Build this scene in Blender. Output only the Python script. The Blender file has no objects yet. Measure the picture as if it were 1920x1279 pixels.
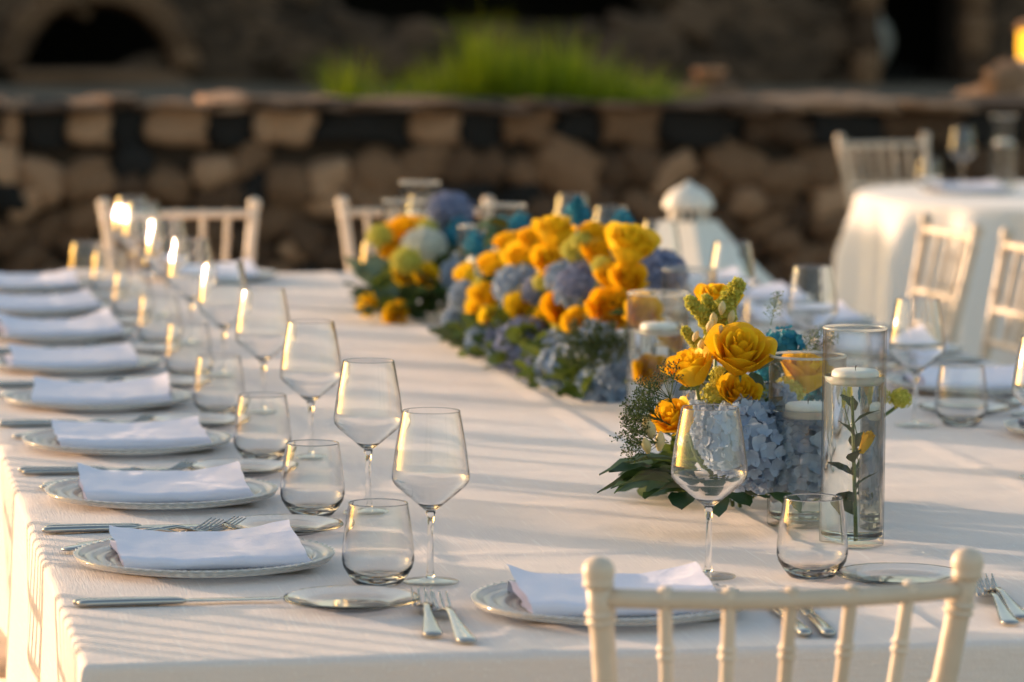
import bpy, math, random
from mathutils import Vector, Matrix, Euler, noise
PI = math.pi
sc = bpy.context.scene
COL = sc.collection

# ------------------------------------------------------------------ camera
CAM = Vector((0, 0, 1.489))
FPX = 7200.0                      # 135 mm on a 36 mm frame, 1920 px wide
_yaw, _pitch, _roll = (math.radians(a) for a in (10.32, 5.488, .405))
_f = Vector((math.sin(_yaw)*math.cos(_pitch), math.cos(_yaw)*math.cos(_pitch), -math.sin(_pitch)))
_r0 = Vector((math.cos(_yaw), -math.sin(_yaw), 0)); _u0 = _r0.cross(_f)
_r = _r0*math.cos(_roll) + _u0*math.sin(_roll)
_u = -_r0*math.sin(_roll) + _u0*math.cos(_roll)
cd = bpy.data.cameras.new('camera'); cam = bpy.data.objects.new('camera', cd); COL.objects.link(cam)
M = Matrix((( _r.x, _u.x, -_f.x, CAM.x), (_r.y, _u.y, -_f.y, CAM.y), (_r.z, _u.z, -_f.z, CAM.z), (0, 0, 0, 1)))
cam.matrix_world = M
cd.lens = 135; cd.sensor_width = 36; cd.clip_start = .05; cd.clip_end = 300
cd.dof.use_dof = True; cd.dof.focus_distance = 4.93; cd.dof.aperture_fstop = 4.7; cd.dof.aperture_blades = 0
sc.camera = cam

# ------------------------------------------------------------------ sky, sun, exposure
SUN_AZ, SUN_EL = math.radians(312), math.radians(5.0)
w = bpy.data.worlds.new('World'); sc.world = w; w.use_nodes = True
wn = w.node_tree.nodes; sky = wn.new('ShaderNodeTexSky'); sky.sky_type = 'NISHITA'; sky.sun_disc = False
sky.sun_elevation = SUN_EL; sky.sun_rotation = SUN_AZ; sky.dust_density = 2.8; sky.ozone_density = .8
w.node_tree.links.new(sky.outputs[0], wn['Background'].inputs[0]); wn['Background'].inputs[1].default_value = .15
sl = bpy.data.lights.new('sun', 'SUN'); sl.energy = 2.1; sl.angle = math.radians(1.1); sl.color = (1.0, .68, .45)
so = bpy.data.objects.new('sun', sl); COL.objects.link(so)
sdir = Vector((math.sin(SUN_AZ)*math.cos(SUN_EL), math.cos(SUN_AZ)*math.cos(SUN_EL), math.sin(SUN_EL)))
so.rotation_euler = sdir.to_track_quat('Z', 'Y').to_euler(); so.location = sdir*40
sc.view_settings.view_transform = 'Standard'; sc.view_settings.look = 'None'
sc.view_settings.exposure = 1.68; sc.view_settings.gamma = 1
sc.render.engine = 'CYCLES'
cy = sc.cycles
cy.max_bounces = 20; cy.transmission_bounces = 20; cy.transparent_max_bounces = 40
cy.glossy_bounces = 6; cy.diffuse_bounces = 4
cy.sample_clamp_indirect = 25; cy.use_denoising = True; cy.caustics_refractive = True; cy.caustics_reflective = False
cy.use_adaptive_sampling = False

# pixel of the photograph -> point on the plane z, or at a depth along the view axis
def ray(x, y): return _f + _r*((x-960)/FPX) - _u*((y-639.5)/FPX)
def P(x, y, z=.75): d = ray(x, y); return CAM + d*((z-CAM.z)/d.z)
def D(x, y, dep): return CAM + ray(x, y)*dep

# ------------------------------------------------------------------ mesh helpers
class MB:
    def __init__(s): s.v = []; s.f = []
    def add(s, vs, fs, M=None):
        o = len(s.v)
        s.v += [tuple(M @ Vector(p)) if M else tuple(p) for p in vs]
        s.f += [tuple(i+o for i in f) for f in fs]; return s
    def lathe(s, prof, seg=32, M=None, closed=False, crisp=False):
        vs, fs = [], []; q = [prof[0]]
        for (r0, z0), (r1, z1) in zip(prof, prof[1:]):      # support rings keep long straight runs straight in shading
            L = math.hypot(r1-r0, z1-z0)
            if crisp and L > .012:
                for t in (.0006/L, 1-.0006/L): q.append((r0+(r1-r0)*t, z0+(z1-z0)*t))
            q.append((r1, z1))
        prof = q; n = len(prof)
        for r, z in prof:
            for k in range(seg):
                a = 2*PI*k/seg; vs.append((r*math.cos(a), r*math.sin(a), z))
        for i in range(n if closed else n-1):
            j = (i+1) % n
            for k in range(seg):
                l = (k+1) % seg; fs.append((i*seg+k, i*seg+l, j*seg+l, j*seg+k))
        return s.add(vs, fs, M)
    def grid(s, nu, nv, fn, M=None):
        vs = [fn(i/nu, j/nv) for i in range(nu+1) for j in range(nv+1)]
        fs = [(i*(nv+1)+j, (i+1)*(nv+1)+j, (i+1)*(nv+1)+j+1, i*(nv+1)+j+1) for i in range(nu) for j in range(nv)]
        return s.add(vs, fs, M)
    def sweep(s, pts, ws, hs=None, seg=10, up=(0, 0, 1), M=None, power=1.0):
        hs = hs or ws; pts = [Vector(p) for p in pts]; up = Vector(up); vs, fs = [], []; n = len(pts)
        for i, p in enumerate(pts):
            t = (pts[min(i+1, n-1)] - pts[max(i-1, 0)]).normalized()
            a = up.cross(t)
            if a.length < 1e-4: a = Vector((1, 0, 0)).cross(t)
            a.normalize(); b = t.cross(a)
            for k in range(seg):
                q = 2*PI*k/seg; c, q2 = math.cos(q), math.sin(q)
                c = math.copysign(abs(c)**power, c); q2 = math.copysign(abs(q2)**power, q2)
                vs.append(p + a*(c*ws[i]) + b*(q2*hs[i]))
        for i in range(n-1):
            for k in range(seg):
                l = (k+1) % seg; fs.append((i*seg+k, i*seg+l, (i+1)*seg+l, (i+1)*seg+k))
        fs.append(tuple(range(seg-1, -1, -1))); fs.append(tuple((n-1)*seg+k for k in range(seg)))
        return s.add(vs, fs, M)
    def box(s, x0, x1, y0, y1, z0, z1, M=None):
        vs = [(x, y, z) for z in (z0, z1) for y in (y0, y1) for x in (x0, x1)]
        return s.add(vs, [(0, 2, 3, 1), (4, 5, 7, 6), (0, 1, 5, 4), (2, 6, 7, 3), (0, 4, 6, 2), (1, 3, 7, 5)], M)
    def mesh(s, name, mat=None, smooth=True):
        m = bpy.data.meshes.new(name); m.from_pydata(s.v, [], s.f)
        if smooth: m.polygons.foreach_set('use_smooth', [True]*len(m.polygons))
        if mat: m.materials.append(mat)
        m.update(); return m
def ob(name, data, parent=None, loc=(0, 0, 0), rot=(0, 0, 0), scale=(1, 1, 1), mat4=None):
    o = bpy.data.objects.new(name, data); COL.objects.link(o); o.parent = parent
    if mat4 is not None: o.matrix_basis = mat4
    else:
        o.location = loc; o.rotation_euler = rot
        o.scale = (scale,)*3 if isinstance(scale, (int, float)) else scale
    return o
def tag(o, label, cat, group=None, kind=None):
    if label: o['label'] = label
    if cat: o['category'] = cat
    if group: o['group'] = group
    if kind: o['kind'] = kind
    return o
def thing(name, label, cat, loc=(0, 0, 0), rz=0, group=None):
    return tag(ob(name, None, None, loc, (0, 0, rz)), label, cat, group)
def axis_m(loc, axis, spin=0, scale=1.0):
    q = Vector(axis).normalized().to_track_quat('Z', 'Y')
    sv = (scale,)*3 if isinstance(scale, (int, float)) else scale
    return Matrix.Translation(loc) @ q.to_matrix().to_4x4() @ Matrix.Rotation(spin, 4, 'Z') @ Matrix.Diagonal((*sv, 1))

# ------------------------------------------------------------------ materials
def newmat(name):
    m = bpy.data.materials.new(name); m.use_nodes = True; nt = m.node_tree; nt.nodes.clear()
    out = nt.nodes.new('ShaderNodeOutputMaterial'); return m, nt, out
def nd(nt, t, **kw):
    n = nt.nodes.new(t)
    for k, v in kw.items():
        if k in n.inputs: n.inputs[k].default_value = v
        else: setattr(n, k, v)
    return n
def c4(c): return (c[0], c[1], c[2], 1)
def varied(nt, c1, c2, scale, use_random=True, coord='Object', island=False):
    """colour between c1 and c2 from noise plus a random value per object or piece"""
    tc = nd(nt, 'ShaderNodeTexCoord'); no = nd(nt, 'ShaderNodeTexNoise', Scale=scale, Detail=4.0)
    nt.links.new(tc.outputs[coord], no.inputs['Vector'])
    src = no.outputs['Fac']
    if use_random:
        if island: rnd = nd(nt, 'ShaderNodeNewGeometry').outputs['Random Per Island']
        else: rnd = nd(nt, 'ShaderNodeObjectInfo').outputs['Random']
        ad = nd(nt, 'ShaderNodeMath', operation='ADD'); nt.links.new(src, ad.inputs[0]); nt.links.new(rnd, ad.inputs[1])
        su = nd(nt, 'ShaderNodeMath', operation='MULTIPLY_ADD'); nt.links.new(ad.outputs[0], su.inputs[0])
        su.inputs[1].default_value = .9; su.inputs[2].default_value = -.4; su.use_clamp = True; src = su.outputs[0]
    mx = nd(nt, 'ShaderNodeMix', data_type='RGBA'); nt.links.new(src, mx.inputs['Factor'])
    mx.inputs['A'].default_value = c4(c1); mx.inputs['B'].default_value = c4(c2)
    return mx.outputs['Result'], no
def solid(name, c1, c2=None, rough=.5, scale=20, metal=0, bump=0, bscale=None, rand=True, island=False, coat=0, spec=.5, sss=0):
    m, nt, out = newmat(name); b = nd(nt, 'ShaderNodeBsdfPrincipled', Roughness=rough, Metallic=metal)
    b.inputs['Coat Weight'].default_value = coat; b.inputs['Specular IOR Level'].default_value = spec
    if sss: b.inputs['Subsurface Weight'].default_value = sss; b.inputs['Subsurface Radius'].default_value = (.02, .012, .008)
    col, no = varied(nt, c1, c2 or c1, scale, rand, island=island); nt.links.new(col, b.inputs['Base Color'])
    if bump:
        n2 = nd(nt, 'ShaderNodeTexNoise', Scale=bscale or scale*3, Detail=5.0); tc = nd(nt, 'ShaderNodeTexCoord')
        nt.links.new(tc.outputs['Object'], n2.inputs['Vector'])
        bp = nd(nt, 'ShaderNodeBump', Strength=bump, Distance=.01); nt.links.new(n2.outputs['Fac'], bp.inputs['Height'])
        nt.links.new(bp.outputs['Normal'], b.inputs['Normal'])
    nt.links.new(b.outputs[0], out.inputs[0]); return m
def leafy(name, c1, c2, trans=.35, rough=.5, scale=30, gloss=.06, island=False):
    """thin petals and leaves: light passes through them"""
    m, nt, out = newmat(name); col, _ = varied(nt, c1, c2, scale, True, island=island)
    d = nd(nt, 'ShaderNodeBsdfDiffuse'); t = nd(nt, 'ShaderNodeBsdfTranslucent'); g = nd(nt, 'ShaderNodeBsdfGlossy', Roughness=rough)
    nt.links.new(col, d.inputs['Color']); nt.links.new(col, t.inputs['Color'])
    a = nd(nt, 'ShaderNodeMixShader', Fac=trans); nt.links.new(d.outputs[0], a.inputs[1]); nt.links.new(t.outputs[0], a.inputs[2])
    b = nd(nt, 'ShaderNodeMixShader', Fac=gloss); nt.links.new(a.outputs[0], b.inputs[1]); nt.links.new(g.outputs[0], b.inputs[2])
    nt.links.new(b.outputs[0], out.inputs[0]); return m
def glass(name, ior=1.5, tint=(1, 1, 1), rough=0.0):
    """solid clear glass or water"""
    m, nt, out = newmat(name); fr = nd(nt, 'ShaderNodeFresnel', IOR=ior); rf = nd(nt, 'ShaderNodeBsdfRefraction', IOR=ior, Roughness=0.0, Color=c4(tint)); gl = nd(nt, 'ShaderNodeBsdfGlossy', Roughness=rough)
    b = nd(nt, 'ShaderNodeMixShader'); nt.links.new(fr.outputs[0], b.inputs[0]); nt.links.new(rf.outputs[0], b.inputs[1]); nt.links.new(gl.outputs[0], b.inputs[2]); nt.links.new(b.outputs[0], out.inputs[0]); return m
def thin_glass(name, tint=(1, 1, 1), rough=.03, edge=.72, ior=1.5, blend=.14, haze=0):
    """thin glass wall: light goes straight on, both faces mirror by Fresnel, longer path towards the silhouette"""
    m, nt, out = newmat(name); ge = nd(nt, 'ShaderNodeNewGeometry')
    io = nd(nt, 'ShaderNodeMix', data_type='FLOAT'); nt.links.new(ge.outputs['Backfacing'], io.inputs['Factor']); io.inputs['A'].default_value = ior; io.inputs['B'].default_value = 1/ior
    fr = nd(nt, 'ShaderNodeFresnel'); nt.links.new(io.outputs['Result'], fr.inputs['IOR'])
    lw = nd(nt, 'ShaderNodeLayerWeight', Blend=blend); mx = nd(nt, 'ShaderNodeMix', data_type='RGBA'); nt.links.new(lw.outputs['Facing'], mx.inputs['Factor'])
    mx.inputs['A'].default_value = c4(tint); mx.inputs['B'].default_value = c4([c*edge for c in tint])
    tr = nd(nt, 'ShaderNodeBsdfTransparent'); nt.links.new(mx.outputs['Result'], tr.inputs['Color']); gl = nd(nt, 'ShaderNodeBsdfGlossy', Roughness=rough)
    b = nd(nt, 'ShaderNodeMixShader'); nt.links.new(fr.outputs[0], b.inputs[0]); nt.links.new(tr.outputs[0], b.inputs[1]); nt.links.new(gl.outputs[0], b.inputs[2])
    if haze:
        df = nd(nt, 'ShaderNodeBsdfTranslucent', Color=(.9, .9, .88, 1)); d2 = nd(nt, 'ShaderNodeBsdfDiffuse', Color=(.9, .9, .88, 1)); c = nd(nt, 'ShaderNodeMixShader', Fac=.5); nt.links.new(df.outputs[0], c.inputs[1]); nt.links.new(d2.outputs[0], c.inputs[2])
        e = nd(nt, 'ShaderNodeMixShader', Fac=haze); nt.links.new(b.outputs[0], e.inputs[1]); nt.links.new(c.outputs[0], e.inputs[2]); b = e
    nt.links.new(b.outputs[0], out.inputs[0]); return m
def linen(name, c1, c2, weave=.35, wrinkle=.25):
    m, nt, out = newmat(name); tc = nd(nt, 'ShaderNodeTexCoord')
    b = nd(nt, 'ShaderNodeBsdfPrincipled', Roughness=.85); b.inputs['Specular IOR Level'].default_value = .2
    b.inputs['Sheen Weight'].default_value = .15
    hs = []
    for sx, sy in ((650, 22), (22, 650)):       # slubby threads both ways
        mp = nd(nt, 'ShaderNodeMapping'); mp.inputs['Scale'].default_value = (sx, sy, 300)
        nt.links.new(tc.outputs['Object'], mp.inputs['Vector'])
        n = nd(nt, 'ShaderNodeTexNoise', Scale=1.0, Detail=2.0); nt.links.new(mp.outputs[0], n.inputs['Vector']); hs.append(n.outputs['Fac'])
    ad = nd(nt, 'ShaderNodeMath', operation='ADD'); nt.links.new(hs[0], ad.inputs[0]); nt.links.new(hs[1], ad.inputs[1])
    mp = nd(nt, 'ShaderNodeMapping'); mp.inputs['Scale'].default_value = (9, 22, 16); nt.links.new(tc.outputs['Object'], mp.inputs['Vector'])
    wr = nd(nt, 'ShaderNodeTexNoise', Scale=1.0, Detail=3.0, Distortion=1.2); nt.links.new(mp.outputs[0], wr.inputs['Vector'])
    b1 = nd(nt, 'ShaderNodeBump', Strength=wrinkle, Distance=.004); nt.links.new(wr.outputs['Fac'], b1.inputs['Height'])
    b2 = nd(nt, 'ShaderNodeBump', Strength=weave, Distance=.0009); nt.links.new(ad.outputs[0], b2.inputs['Height']); nt.links.new(b1.outputs[0], b2.inputs['Normal'])
    nt.links.new(b2.outputs[0], b.inputs['Normal'])
    mx = nd(nt, 'ShaderNodeMix', data_type='RGBA'); mu = nd(nt, 'ShaderNodeMath', operation='MULTIPLY', use_clamp=True); mu.inputs[1].default_value = .5
    nt.links.new(ad.outputs[0], mu.inputs[0]); nt.links.new(mu.outputs[0], mx.inputs['Factor'])
    mx.inputs['A'].default_value = c4(c1); mx.inputs['B'].default_value = c4(c2); nt.links.new(mx.outputs['Result'], b.inputs['Base Color'])
    mp2 = nd(nt, 'ShaderNodeMapping'); mp2.inputs['Scale'].default_value = (330, 5, 330); nt.links.new(tc.outputs['Object'], mp2.inputs['Vector'])
    sl_ = nd(nt, 'ShaderNodeTexNoise', Scale=1.0, Detail=1.0); nt.links.new(mp2.outputs[0], sl_.inputs['Vector'])
    mr = nd(nt, 'ShaderNodeMapRange', clamp=True); mr.inputs['From Min'].default_value = .63; mr.inputs['From Max'].default_value = .74; mr.inputs['To Max'].default_value = weave*.6; nt.links.new(sl_.outputs['Fac'], mr.inputs['Value'])
    m3 = nd(nt, 'ShaderNodeMix', data_type='RGBA'); nt.links.new(mr.outputs[0], m3.inputs['Factor']); nt.links.new(mx.outputs['Result'], m3.inputs['A']); m3.inputs['B'].default_value = (.93, .87, .82, 1)
    nt.links.new(m3.outputs['Result'], b.inputs['Base Color'])
    nt.links.new(b.outputs[0], out.inputs[0]); return m

M_CLOTH = linen('ivory_linen', (.76, .66, .62), (.84, .75, .71), 1.0, .3)
M_SKIRT = linen('white_cloth', (.78, .75, .74), (.84, .81, .80), .2, .2)
M_NAPKIN = linen('white_napkin_cotton', (.77, .745, .87), (.83, .805, .93), .35, .6)
M_GLASS = thin_glass('thin_clear_glass', (.996, .996, .994), .03, .55, 1.42, .10)
M_SOLID = glass('solid_clear_glass', 1.5, (1, 1, 1), .014)
M_PLATE = thin_glass('pressed_clear_glass', (.985, .985, .97), .10, .80, 1.6)
M_BEAD = thin_glass('beaded_clear_glass', (.985, .985, .98), .12, .75, 1.75, .14, .36)
M_VASE = thin_glass('vase_glass', (.985, .994, .990), .02, .50, 1.5, .20)
M_RIM = thin_glass('rounded_glass_rim', (.97, .98, .97), .08, .7, 1.8, .14, .32)
def pressed(name):
    m, nt, out = newmat(name); fr = nd(nt, 'ShaderNodeFresnel', IOR=1.5); rf = nd(nt, 'ShaderNodeBsdfRefraction', IOR=1.5, Roughness=.02); gl = nd(nt, 'ShaderNodeBsdfGlossy', Roughness=.06)
    b = nd(nt, 'ShaderNodeMixShader'); nt.links.new(fr.outputs[0], b.inputs[0]); nt.links.new(rf.outputs[0], b.inputs[1]); nt.links.new(gl.outputs[0], b.inputs[2])
    df = nd(nt, 'ShaderNodeBsdfDiffuse', Color=(.96, .92, .88, 1)); e = nd(nt, 'ShaderNodeMixShader', Fac=.32); nt.links.new(b.outputs[0], e.inputs[1]); nt.links.new(df.outputs[0], e.inputs[2]); nt.links.new(e.outputs[0], out.inputs[0]); return m
M_PRESS = pressed('beaded_pressed_glass')
M_WATER = glass('water', 1.33, (.985, .995, .99))
M_STEEL = solid('polished_steel', (.40, .385, .37), (.48, .46, .44), .13, 60, 1.0)
M_CHAIR = solid('ivory_painted_wood', (.60, .48, .37), (.74, .62, .51), .42, 28, bump=.12, bscale=90)
M_WAX = solid('white_wax', (.86, .84, .80), (.90, .88, .84), .45, 30, sss=.3)
M_WICK = solid('charred_wick', (.02, .018, .015), None, .9)
M_ROSE = leafy('yellow_rose_petal', (.84, .42, .004), (.93, .66, .022), .3, scale=18, gloss=.03)
M_BLUE = leafy('pale_blue_hydrangea_petal', (.33, .43, .60), (.50, .58, .70), .3, scale=25, gloss=.03)
M_PURPLE = leafy('dusky_violet_petal', (.15, .185, .33), (.29, .33, .48), .25, scale=25, gloss=.02, island=True)
M_BLUEJ = leafy('grey_blue_petal', (.21, .30, .45), (.39, .48, .61), .3, scale=25, gloss=.03, island=True)
M_WHITEJ = leafy('white_green_petal', (.62, .62, .52), (.75, .74, .68), .3, scale=25, gloss=.02, island=True)
M_TEAL = leafy('dyed_teal_petal', (.02, .16, .26), (.05, .30, .42), .25, scale=25, gloss=.02, island=True)
M_LIME = leafy('yellow_green_bloom', (.50, .48, .06), (.72, .66, .16), .35, scale=25, gloss=.02, island=True)
M_CREAM = leafy('cream_bud', (.72, .62, .30), (.80, .72, .45), .35, scale=25, gloss=.03)
M_LEAF = leafy('dark_green_leaf', (.018, .045, .014), (.05, .095, .03), .2, .3, 20, .07)
M_FOLI = leafy('mixed_green_foliage', (.035, .07, .012), (.14, .19, .03), .35, .4, 20, .05, True)
M_STEM = solid('green_stem', (.08, .13, .03), (.14, .20, .05), .5, 30)
M_GRASS = leafy('fresh_green_blade', (.08, .15, .004), (.44, .50, .015), .6, .5, 12, .03, True)
M_STONE_L = solid('pale_brown_stone', (.30, .165, .092), (.46, .27, .16), .9, 14, bump=.6, bscale=40)
M_STONE_M = solid('brown_stone', (.065, .034, .018), (.25, .135, .072), .92, 10, bump=.6, bscale=40)
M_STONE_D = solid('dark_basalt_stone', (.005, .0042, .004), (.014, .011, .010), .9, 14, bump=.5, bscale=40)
M_MORTAR = solid('dark_earth_mortar', (.018, .011, .007), (.05, .031, .019), .95, 20, rand=False, bump=.5)
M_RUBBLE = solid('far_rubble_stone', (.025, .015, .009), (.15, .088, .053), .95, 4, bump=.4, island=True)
M_GROUND = solid('beige_gravel_ground', (.50, .42, .33), (.62, .54, .44), .95, 25, rand=False, bump=.5)
M_TERR = solid('dry_earth_terrace', (.10, .075, .05), (.20, .15, .10), .95, 5, rand=False, bump=.5)
M_WHITEMETAL = solid('white_painted_metal', (.74, .70, .64), (.80, .76, .70), .45, 20)
M_TERRA = solid('terracotta', (.45, .20, .10), (.55, .27, .14), .8, 20)
M_ORANGE = leafy('orange_cotton', (.75, .33, .03), (.85, .42, .05), .4, scale=8)
M_WOODTOP = solid('plain_table_board', (.30, .22, .14), (.36, .27, .18), .7, 20)

# ------------------------------------------------------------------ ground and terrace
g = MB().box(-150, 150, -150, 150, -.3, 0); tag(ob('ground', g.mesh('ground', M_GROUND, False)), None, None, kind='structure')
WY = 15.0                                          # the low wall's front face
g = MB().grid(60, 40, lambda a, b: (-30+a*70, WY+.5+b*60, .60+.05*noise.noise((a*70*.6, b*60*.6, 0)))); tag(ob('terrace_ground', g.mesh('terrace_ground', M_TERR)), None, None, kind='structure')

# ------------------------------------------------------------------ low stone wall
def stone_mesh(seed, sq=.35):
    rs = random.Random(seed); mb = MB(); n = 5; off = Vector((seed*7.3, seed*3.1, 0)); vs = []
    idx = {}
    fs = []
    def vid(p):
        k = tuple(round(c, 4) for c in p)
        if k not in idx:
            v = Vector(p); sph = v.normalized()*.62
            q = v*(1-sq)*.5 + sph*sq*1.0
            q = q*(1+.34*noise.noise(q*2.4+off)+.10*noise.noise(q*6+off)); idx[k] = len(vs); vs.append(q)
        return idx[k]
    for ax in range(3):
        for sgn in (-1, 1):
            for i in range(n):
                for j in range(n):
                    quad = []
                    for a, b in ((0, 0), (1, 0), (1, 1), (0, 1)):
                        p = [0, 0, 0]; p[ax] = sgn; p[(ax+1) % 3] = -1+2*(i+a)/n; p[(ax+2) % 3] = -1+2*(j+b)/n; quad.append(vid(p))
                    fs.append(tuple(quad if sgn > 0 else quad[::-1]))
    mb.v = [tuple(v) for v in vs]; mb.f = fs; return mb
wall = thing('low_stone_wall', 'low dry stone wall with alternating dark and pale top stones behind the tables', 'wall', (0, WY, 0))
ob('wall_core', MB().box(-4, 9, .06, .50, 0, .945).mesh('wall_core', M_MORTAR, False), wall)
round_st = {k: [stone_mesh(i+k*10, .58).mesh('stone', m) for i in range(5)] for k, m in enumerate((M_STONE_L, M_STONE_M, M_STONE_D))}
square_st = {k: [stone_mesh(i+40+k*10, .22).mesh('stone', m) for i in range(4)] for k, m in enumerate((M_STONE_L, M_STONE_M, M_STONE_D))}
rs = random.Random(4)
def wallx(px, py=230): d = ray(px, py); t = (WY-CAM.y)/d.y; return (CAM+d*t).x
top = [(-330, -200, 2), (-195, -100, 0), (-95, -5, 2), (0, 38, 0), (44, 126, 2), (128, 206, 0), (208, 270, 2), (274, 386, 0), (390, 480, 2), (482, 584, 0), (590, 766, 2), (770, 860, 0), (862, 944, 2),
       (946, 1036, 1), (1040, 1124, 2), (1128, 1236, 1), (1240, 1396, 2), (1400, 1520, 1), (1526, 1654, 2), (1658, 1800, 1), (1804, 1930, 2), (1934, 2040, 0), (2044, 2180, 2), (2185, 2300, 1)]
for a, b, k in top:
    x0, x1 = wallx(a), wallx(b)
    ob('stone', rs.choice(square_st[k]), wall, ((x0+x1)/2, .12, .885), (rs.uniform(-.05, .05), rs.uniform(-.04, .04), 0), ((x1-x0)*1.02, .26, .165))
for xa in (-1.5, -1.28, -1.0, -.75, -.5, -.25, -.03, 5.62, 5.85, 6.1, 6.4, 6.65, 6.9, 7.1):
    ob('stone', rs.choice(square_st[rs.choice((0, 1, 2, 2))]), wall, (xa, .12, .885), (0, 0, 0), (.235, .26, .165))
x = -1.6
while x < 7.2:                                     # thin flat coping
    wd = rs.uniform(.14, .40); ht = rs.uniform(.02, .05)
    ob('stone', rs.choice(square_st[rs.choice((0, 1, 1, 1))]), wall, (x+wd/2, .24+rs.uniform(-.05, .02), .945+ht*.42), (rs.uniform(-.05, .05), rs.uniform(-.06, .06), rs.uniform(-.1, .1)), (wd*1.08, .56, ht)); x += wd
pts = []
for i in range(300):                               # irregular rubble below the top course
    best = None
    for c in range(14):
        p = (rs.uniform(-1.6, 7.2), rs.uniform(.12, .74)); d = min((math.hypot((p[0]-q[0])*.8, p[1]-q[1]) for q in pts), default=9)
        if best is None or d > best[0]: best = (d, p)
    pts.append(best[1])
for p in pts:
    ds = sorted(math.hypot((p[0]-q[0])*.8, p[1]-q[1]) for q in pts if q is not p); s_ = (ds[0]+ds[1])*.5*rs.uniform(1.1, 1.5); k = rs.choice((1, 1, 1, 0, 1, 1, 2, 1))
    ob('stone', rs.choice(round_st[k]), wall, (p[0], .09+rs.uniform(-.03, .03), min(p[1], .80-s_*.42)), (0, rs.uniform(-.7, .7), rs.uniform(-.2, .2)), (s_*rs.uniform(1.05, 1.5), .22, s_*rs.uniform(.8, 1.05)))

# ------------------------------------------------------------------ stone building beyond the wall
BY = 30.0
bld = thing('stone_building', 'dark rubble stone building with a low arch and a doorway behind the wall', 'building', (0, BY, 0))
def bx(px, py=100): d = ray(px, py); t = (BY-CAM.y)/d.y; return (CAM+d*t).x
def bz(py, px=960): d = ray(px, py); t = (BY-CAM.y)/d.y; return (CAM+d*t).z
ax0, ax1 = bx(42), bx(318); acx, ar = (ax0+ax1)/2, (ax1-ax0)/2; aspr = bz(120); atop = bz(8); asill = bz(132)
dx0, dx1 = bx(1645), bx(1805); hx0, hx1 = bx(640), bx(1215); hz0 = bz(42)
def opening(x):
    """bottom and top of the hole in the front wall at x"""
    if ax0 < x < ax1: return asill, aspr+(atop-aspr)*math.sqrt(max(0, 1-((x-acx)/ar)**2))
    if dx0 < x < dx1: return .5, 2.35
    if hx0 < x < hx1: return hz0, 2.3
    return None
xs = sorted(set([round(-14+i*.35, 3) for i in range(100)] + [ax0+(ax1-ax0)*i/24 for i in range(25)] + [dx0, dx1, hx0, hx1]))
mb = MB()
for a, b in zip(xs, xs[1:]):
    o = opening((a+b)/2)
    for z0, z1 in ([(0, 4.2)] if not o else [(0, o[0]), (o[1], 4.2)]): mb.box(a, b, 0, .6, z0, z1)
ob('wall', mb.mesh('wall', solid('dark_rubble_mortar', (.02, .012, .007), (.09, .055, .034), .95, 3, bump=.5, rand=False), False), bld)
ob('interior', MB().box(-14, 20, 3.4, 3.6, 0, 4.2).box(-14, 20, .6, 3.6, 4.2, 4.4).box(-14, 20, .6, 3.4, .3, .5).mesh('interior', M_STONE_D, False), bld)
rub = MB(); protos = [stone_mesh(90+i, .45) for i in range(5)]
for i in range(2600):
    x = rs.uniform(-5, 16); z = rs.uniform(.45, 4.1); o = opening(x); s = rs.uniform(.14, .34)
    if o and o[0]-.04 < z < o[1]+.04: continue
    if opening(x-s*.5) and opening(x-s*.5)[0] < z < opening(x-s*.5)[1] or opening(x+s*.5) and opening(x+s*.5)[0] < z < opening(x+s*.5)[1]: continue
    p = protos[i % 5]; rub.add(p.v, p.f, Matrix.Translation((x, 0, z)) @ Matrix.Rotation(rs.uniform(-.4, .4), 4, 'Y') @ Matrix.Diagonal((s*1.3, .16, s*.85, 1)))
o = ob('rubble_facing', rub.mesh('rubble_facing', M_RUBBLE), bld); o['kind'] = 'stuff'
for k in range(13):                                # arch ring
    a = PI*(k+.5)/13; ob('arch_stone', rs.choice(square_st[1]), bld, (acx-math.cos(a)*(ar+.1), -.06, aspr+math.sin(a)*(atop-aspr+.09)), (0, -(PI/2-a)*.8, 0), (.22, .3, .2))
ob('sill', stone_mesh(71, .2).mesh('sill', M_STONE_M), bld, ((ax0+ax1)/2, -.12, asill-.07), (0, 0, 0), (1.25, .5, .13))
for xa in (bx(1618), bx(1822)):
    for k in range(6): ob('jamb_stone', rs.choice(square_st[1]), bld, (xa, -.06, .72+k*.3), (0, 0, 0), (.2, .3, .31))
jar = tag(ob('storage_jar', MB().lathe([(0, 0), (.10, 0), (.17, .12), (.19, .24), (.15, .36), (.08, .42), (.09, .46), (.06, .46), (.05, .40), (0, .38)], 20).mesh('storage_jar', M_WHITEMETAL), None,
    (bx(1690), BY+.9, .72)), 'pale rounded jar standing in the dark doorway', 'jar')
tag(ob('door_plinth', MB().box(-.3, .3, -.3, .3, 0, .72).mesh('door_plinth', M_STONE_D, False), None, (bx(1690), BY+.9, 0)), 'dark stone plinth inside the doorway carrying the jar', 'plinth')
pot = D(1330, 158, 19.5)
tag(ob('terracotta_pot', MB().lathe([(0, 0), (.05, 0), (.075, .13), (.085, .13), (.085, .16), (.07, .16), (.06, .06), (0, .05)], 20).mesh('terracotta_pot', M_TERRA), None, (pot.x, pot.y, pot.z-.08)), 'small terracotta pot on a stone behind the wall beside the green grass', 'pot')
tag(ob('boulder', stone_mesh(55, .6).mesh('boulder', M_STONE_M), None, (pot.x, pot.y+.05, (pot.z-.07+.5)/2), (0, 0, .4), (.55, .45, pot.z-.02-.5)), 'rough brown boulder beneath the terracotta pot', 'boulder')
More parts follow.
